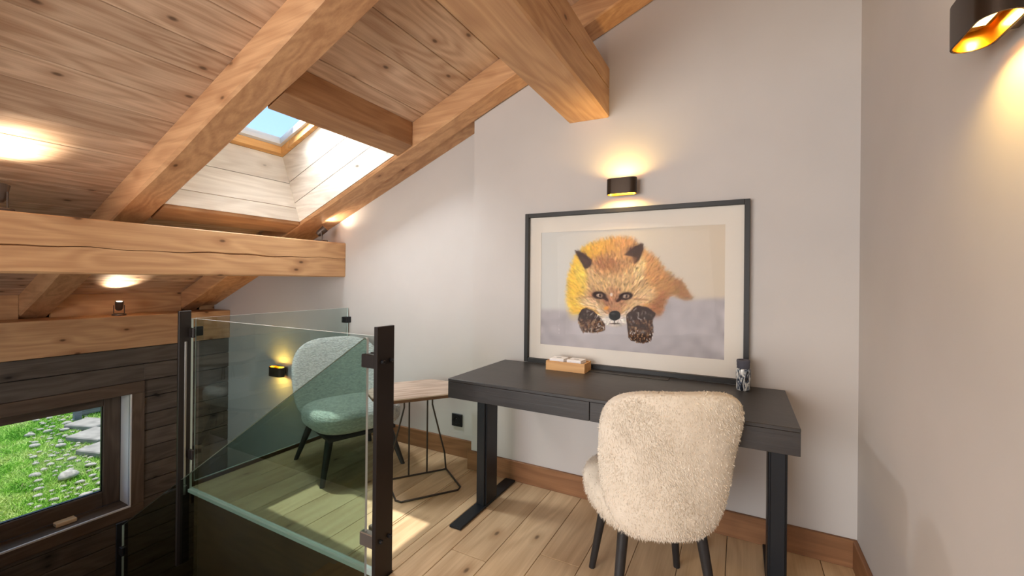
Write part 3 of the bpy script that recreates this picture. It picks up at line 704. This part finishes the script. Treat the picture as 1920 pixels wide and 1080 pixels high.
def pile(name, src, cnt, ln, wd, mat, parent, seed, lie=.55):
    """short hair standing on a cushion: one thin blade per hair"""
    rs = np.random.RandomState(seed); me = src.data; me.calc_loop_triangles()
    V = np.array([v.co[:] for v in me.vertices]); Nn = np.array([v.normal[:] for v in me.vertices]); T = np.array([t.vertices[:] for t in me.loop_triangles])
    A, B, C = V[T[:, 0]], V[T[:, 1]], V[T[:, 2]]; ar = np.linalg.norm(np.cross(B-A, C-A), axis=1); pick = rs.choice(len(T), cnt, p=ar/ar.sum())
    a, b = rs.rand(cnt), rs.rand(cnt); sw = a+b > 1; a[sw] = 1-a[sw]; b[sw] = 1-b[sw]; c = 1-a-b
    P = A[pick]*a[:, None]+B[pick]*b[:, None]+C[pick]*c[:, None]; n_ = Nn[T[pick, 0]]*a[:, None]+Nn[T[pick, 1]]*b[:, None]+Nn[T[pick, 2]]*c[:, None]
    n_ /= np.linalg.norm(n_, axis=1)[:, None]+1e-9
    flow = np.stack([.5*np.sin(P[:, 2]*23+P[:, 0]*11), .4*np.sin(P[:, 0]*17+P[:, 2]*9), -1.1+.25*np.sin(P[:, 0]*31+P[:, 2]*14)], 1)*.8
    d = n_*(1-lie)+flow*lie+rs.normal(0, .28, (cnt, 3)); d /= np.linalg.norm(d, axis=1)[:, None]
    flip = (d*n_).sum(1); d += n_*np.clip(.12-flip, 0, None)[:, None]; d /= np.linalg.norm(d, axis=1)[:, None]
    s = np.cross(d, n_+rs.normal(0, .2, (cnt, 3))); s /= np.linalg.norm(s, axis=1)[:, None]+1e-9
    L = ln*rs.uniform(.55, 1.25, (cnt, 1)); P = P-n_*.002
    bend = P+d*L*.55+n_*.0015; tip = P+d*L*.75+(d*.4+np.array([0, 0, -.6]))*L*.3
    vv = np.stack([P-s*wd, P+s*wd, bend+s*wd*.8, bend-s*wd*.8, tip], 1).reshape(-1, 3); i = np.arange(cnt)*5
    faces = [f for k in i for f in ((k, k+1, k+2, k+3), (k+3, k+2, k+4))]
    m2 = bpy.data.meshes.new(name); m2.from_pydata(vv.tolist(), [], faces); m2.materials.append(mat)
    for p in m2.polygons: p.use_smooth = True
    o = bpy.data.objects.new(name, m2); COL.objects.link(o); o.parent = parent; o['kind'] = 'stuff'; return o
fc = tag(empty('desk_chair', (-.308, 1.748, 0), math.radians(29), False), 'cream fur covered chair with black splayed legs at the desk', 'chair')
def shell_back(x, y, z):
    t = (z+.25)/.5                                    # 0 bottom .. 1 top
    wsc = .86+.17*math.sin(min(1, max(0, t))*1.6)
    x2 = x*wsc; return (x2, -.20+y*(1.0+.25*(1-t))+1.35*x2*x2*(.55+.5*(1-t))-.085*t+.02*math.sin(t*3.1), .625+z)
bk = pillow('backrest', .48, .085, .52, FUR, fc, shell_back, 4.6, 24)
st_ = pillow('seat', .49, .50, .15, FUR, fc, lambda x, y, z: (x*(1-.10*(y < 0)*abs(y)/.25), y+.025, .425+z-.03*(y/.25)**2*(y < 0)+.012*(y/.25)*(y > 0)), 2.8, 20)
pile('back_fur', bk, 44000, .010, .0013, FUR, bk, 3, .82); pile('seat_fur', st_, 22000, .016, .0008, FUR, st_, 4, .6)
for sx in (-1, 1):
    for sy in (-1, 1): tapered_leg('leg', (sx*.135, sy*.125, .385), (sx*.186, sy*.186, .0005), .029, .019, LEGK, fc)
lathe('swivel_plate', [(0, .352), (.13, .352), (.13, .366), (0, .366)], (0, 0, 0), LEGK, fc, 24)

# ---------------------------------------------------------------- boucle armchair
def boucle():
    m, n, out = nodes('white_boucle'); v = N(n, 'TexVoronoi', Scale=75.); n.links.new(coords(n, (.7, .7, 1.7)), v.inputs['Vector'])
    w = N(n, 'TexNoise', Scale=260., Detail=3.); n.links.new(coords(n), w.inputs['Vector'])
    c = ramp(n, v.outputs['Distance'], [(.1, lin((242, 241, 237))), (.8, lin((206, 206, 203)))])
    principled(n, out, c, .95, 0, math_(n, 'SUBTRACT', w.outputs['Fac'], v.outputs['Distance']), .75, .1, .012); return m
BOU = boucle(); LEGG = wood('charcoal_leg_wood', (62, 56, 54), (40, 36, 36), 'Z', 0, .5, 0, .05)
ac = tag(empty('armchair', (-2.343, 2.064, 0), math.radians(-110.2), False), 'low white boucle armchair standing behind the glass balustrade', 'armchair')
def bback(x, y, z):
    t = (z+.28)/.56; ws_ = .94+.10*math.sin(t*2.2); x2 = x*ws_
    return (x2, -.245+y*(1.15-.45*t)+1.05*x2*x2*(1.05-.45*t)-.07*t, .535+z)
pillow('backrest', .60, .10, .56, BOU, ac, bback, 3.2, 24)
pillow('seat', .56, .60, .17, BOU, ac, lambda x, y, z: (x, y+.03, .345+z+.015*(y/.3)), 3.4, 22)
box('seat_rail', (-.22, .22), (-.2, .24), (.245, .268), LEGG, ac, .004)
for sx in (-1, 1):
    for sy in (-1, 1): tapered_leg('leg', (sx*.19, sy*.18, .262), (sx*.262, sy*.265, .0005), .036, .02, LEGG, ac)

# ---------------------------------------------------------------- side table
TOPW = wood('driftwood_top', (206, 187, 171), (150, 129, 114), 'X', 0, .7, .2, .1, 34, .2, 1.3); BARK = plain('raw_edge_wood', (112, 78, 54), .8, noise=.3)
WIRE = plain('bronze_wire', (66, 56, 50), .45, .5)
tb_ = tag(empty('side_table', (-1.80, 2.133, 0), math.atan2(.81, .59), False), 'small side table with rough wooden top and bent wire base by the desk', 'side table')
pg = [(-.30, -.10), (-.20, -.205), (.19, -.205), (.27, -.11), (.235, .10), (.14, .215), (-.20, .215), (-.31, .06)]
bm = bmesh.new(); add_prism(bm, pg, 'Z', .545, .552); mesh_obj('table_top', bm, TOPW, tb_)
bm = bmesh.new(); add_prism(bm, [(x*.985, y*.985) for x, y in pg], 'Z', .527, .5449); mesh_obj('raw_edge', bm, BARK, tb_)
R_ = .0055
for x in (-.058, .058): tube('upright', [(x, 0, R_), (x, 0, .5265)], R_, WIRE, tb_)
for s in (-1, 1): tube('side_wire', [(s*.09, 0, .5265), (s*.09, 0, .44), (s*.175, 0, .11), (s*.18, 0, .045), (s*.185, 0, R_)], R_, WIRE, tb_)
tube('crossbar', [(-.187, 0, R_), (.187, 0, R_)], R_, WIRE, tb_)
for z in (.475, .505): tube('top_tie', [(-.09, 0, z), (.09, 0, z)], R_*.9, WIRE, tb_)
for s in (-1,): tube('foot_loop', [(-.187, 0, R_), (-.19, s*.27, R_), (-.165, s*.30, R_), (.165, s*.30, R_), (.19, s*.27, R_), (.187, 0, R_)], R_, WIRE, tb_)

# ---------------------------------------------------------------- glass balustrades
def pane(name, poly, axis, a, b, mat, parent):
    bm = bmesh.new(); add_prism(bm, poly, axis, a, b); bmesh.ops.recalc_face_normals(bm, faces=bm.faces)
    ax = {'X': 0, 'Y': 1}[axis]
    for f in bm.faces: f.material_index = 0 if abs(f.normal[ax]) > .5 else 1
    me = bpy.data.meshes.new(name); bm.to_mesh(me); bm.free(); me.materials.append(mat); me.materials.append(EDGE)
    o = bpy.data.objects.new(name, me); COL.objects.link(o); adopt(o, parent); return o
def clamp(x0, x1, y0, y1, z, mat, parent, screws=True):
    c = box('clamp', (x0, x1), (y0, y1), (z-.028, z+.028), mat, parent, .003)
    return c
def bolt(c, d, parent):
    c = Vector(c); d = Vector(d); bm = bmesh.new(); add_tube(bm, [c, c+d*.010, c+d*.013], [.0085, .0085, .005], 12); mesh_obj('bolt', bm, STEELK, parent)
ba = tag(empty('landing_balustrade', (-2.1, 1.35, 0)), 'tinted glass balustrade with steel posts around the armchair landing', 'balustrade')
ZG = 1.002
pane('glass_panel', [(-2.852, .0035), (-1.375, .0035), (-1.375, ZG), (-2.852, ZG)], 'Y', 1.343, 1.355, GLASS_T, ba)
pane('glass_panel', [(1.375, .03), (YL-.015, .03), (YL-.015, ZG), (1.375, ZG)], 'X', -2.873, -2.861, GLASS_T, ba)
p2 = box('post', (-1.320, -1.300), (1.283, 1.381), (-.42, 1.050), STEELB, ba, .0015)
for z in (.905, .165):
    for y0, y1 in ((1.286, 1.316), (1.334, 1.364)):
        c = clamp(-1.395, -1.3205, y0, y1, z, CHROME if z < .5 else STEELB, ba)
    for y in (1.31, 1.357): bolt((-1.2999, y, z), (1, 0, 0), ba)
p1 = box('post', (-2.862, -2.845), (1.278, 1.341), (-.42, 1.048), STEELB, ba, .0015)
box('post_flange', (-2.8448, -2.838), (1.306, 1.317), (-.02, .87), CHROME, ba, .001)
for z in (.92, .21):
    clamp(-2.8445, -2.80, 1.327, 1.3425, z, STEELB, ba); clamp(-2.889, -2.8735, 1.36, 1.42, z, STEELB, ba)
for z in (.905, .12):
    box('wall_clamp', (-2.895, -2.840), (YL-.052, YL-.0005), (z-.024, z+.024), STEELK, ba, .002)
bs_ = tag(empty('stair_balustrade', (-2.4, 1.3, -.3)), 'smoked glass guard with slanting top edge running down beside the stair', 'balustrade')
sl = (1.006+.40)/(3.577-1.365)
xa, xb = -1.372, -3.577
rc = .012
pane('glass_panel', [(xa, -.28), (xa, 1.0-.012), (xa-.004, 1.0-.002), (xa-.012, 1.0), (xb, 1.0+(xb-xa+.012)*sl), (xb, -.28+(xb-xa)*sl)], 'Y', 1.294, 1.306, GLASS_S, bs_)
box('post', (-3.615, -3.598), (1.275, 1.335), (-1.75, -.385), STEELK, bs_, .0015)
for z in (-.56, -1.3): box('clamp', (-3.5975, -3.55), (1.284, 1.316), (z-.028, z+.028), STEELK, bs_, .003)

# ---------------------------------------------------------------- garden outside the window
def zg(x): return -1.388-.06*x
GR = np.random.RandomState(11)
def lawn_mat():
    m, n, out = nodes('lawn_soil'); t = N(n, 'TexNoise', Scale=3., Detail=6.); n.links.new(coords(n, rnd=False), t.inputs['Vector'])
    c = ramp(n, t.outputs['Fac'], [(.3, lin((70, 98, 40))), (.5, lin((104, 132, 62))), (.66, lin((150, 142, 112)))])
    principled(n, out, c, .95, spec=.1, bump=t.outputs['Fac'], bstr=.5, bdist=.05); return m
bm = bmesh.new(); nx, ny = 40, 40; vs2 = {}
for i in range(nx+1):
    for j in range(ny+1):
        x = -5.0-14*i/nx; y = -6+16*j/ny; vs2[i, j] = bm.verts.new((x, y, zg(x)+GR.normal(0, .012)))
for i in range(nx):
    for j in range(ny): bm.faces.new((vs2[i, j], vs2[i, j+1], vs2[i+1, j+1], vs2[i+1, j]))
lw = mesh_obj('ground', bm, lawn_mat(), None, True); tag(lw, 'garden ground sloping up outside the small window', 'lawn', kind='structure')
def blades():
    m, n, out = nodes('grass_blades'); t = N(n, 'TexNoise', Scale=4., Detail=3.); n.links.new(coords(n, rnd=False), t.inputs['Vector'])
    c = ramp(n, t.outputs['Fac'], [(.35, lin((126, 180, 62))), (.5, lin((168, 212, 92))), (.68, lin((206, 222, 136)))])
    b = principled(n, out, c, .7, spec=.2)
    cnt = 60000; x = -5.3-4.4*GR.rand(cnt)**1.2; y = -x*(.15+.23*GR.rand(cnt)); 
    right = (y/-x-.27)/.06; keep = GR.rand(cnt) > np.clip(right*.6+.1, 0, .85)
    x, y = x[keep], y[keep]; c_ = len(x); a = GR.rand(c_)*6.283; h = GR.uniform(.025, .06, c_); w = GR.uniform(.004, .008, c_); ln = GR.normal(0, .035, (c_, 2))
    z = zg(x)-.01; dx, dy = np.cos(a)*w, np.sin(a)*w
    P = np.stack([np.stack([x-dx, y-dy, z], 1), np.stack([x+dx, y+dy, z], 1), np.stack([x+ln[:, 0], y+ln[:, 1], z+h], 1)], 1).reshape(-1, 3)
    me = bpy.data.meshes.new('grass'); me.from_pydata(P.tolist(), [], np.arange(c_*3).reshape(-1, 3).tolist()); me.materials.append(m)
    o = bpy.data.objects.new('grass', me); COL.objects.link(o); tag(o, 'bright green grass growing outside the small window', 'grass', kind='stuff')
blades()
STONE = plain('grey_stone', (190, 182, 170), .85, noise=.45); SLAB = plain('granite_slab', (168, 161, 150), .85, noise=.45); POSTW = wood('grey_garden_timber', (140, 136, 136), (96, 92, 94), 'Y', 0, .8, 0, .1)
sm = []
for q in range(4):
    bm = bmesh.new(); bmesh.ops.create_icosphere(bm, subdivisions=2, radius=.5)
    ph = GR.uniform(0, 6, 4)
    for v in bm.verts:
        s = 1+.16*math.sin(v.co.x*5+ph[0])+.12*math.sin(v.co.y*6+ph[1])+.1*math.sin(v.co.z*7+ph[2]); v.co *= s; v.co.z *= .55
    me = bpy.data.meshes.new('garden_stone'); bm.to_mesh(me); bm.free(); me.materials.append(STONE)
    for p in me.polygons: p.use_smooth = True
    sm.append(me)
cnt = 0; placed = []
while cnt < 150:
    X_ = GR.uniform(5.75, 9.2); rr_ = GR.normal(.292, .022)
    if not .245 < rr_ < .335: continue
    if X_ > 7.0 and rr_ > .312: continue
    s = GR.uniform(.035, .10)*(1.7 if GR.rand() < .1 else 1)
    if any((X_-a)**2+(X_*rr_-b)**2 < ((s+c)*.85)**2 for a, b, c in placed): continue
    placed.append((X_, X_*rr_, s)); o = bpy.data.objects.new('garden_stone', sm[cnt % 4]); COL.objects.link(o)
    o.location = (-X_, X_*rr_, zg(-X_)+.3*s); o.scale = (s*1.3, s, s*.8); o.rotation_euler = (0, 0, GR.uniform(0, 6))
    tag(o, 'rounded grey stone among the grass outside the window', 'stone', 'stones in the grass outside'); cnt += 1
for i, (x, y, lx, ly, rz, wh) in enumerate(((-8.15, 2.58, .42, .34, .5, 'farthest'), (-7.62, 2.48, .46, .40, .45, 'middle'), (-7.08, 2.36, .34, .36, .4, 'nearest'))):
    bm = bmesh.new(); add_box(bm, (-lx/2, lx/2), (-ly/2, ly/2), (-.05, .055), .012); o = mesh_obj('stone_slab', bm, SLAB); o.location = (x, y, zg(x)+.01); o.rotation_euler = (0, .06, rz)
    tag(o, wh+' of the three grey stone step slabs outside the window', 'slab', 'stone step slabs')
gp = box('garden_post', (-8.58, -8.50), (2.52, 2.60), (zg(-8.54)-.05, zg(-8.54)+.55), POSTW, None, .004); tag(gp, 'grey timber post beside the garden steps', 'post')
for i, (x, z) in enumerate(((-8.75, .02), (-9.15, .16), (-9.55, .30))):
    o = box('garden_step', (x-.09, x+.09), (2.62, 3.7), (zg(x)+z, zg(x)+z+.11), POSTW, None, .006); tag(o, ('lowest', 'middle', 'topmost')[i]+' grey timber garden step behind the post', 'step', 'timber garden steps')
for o in bpy.data.objects:
    if '_w' in o: del o['_w']
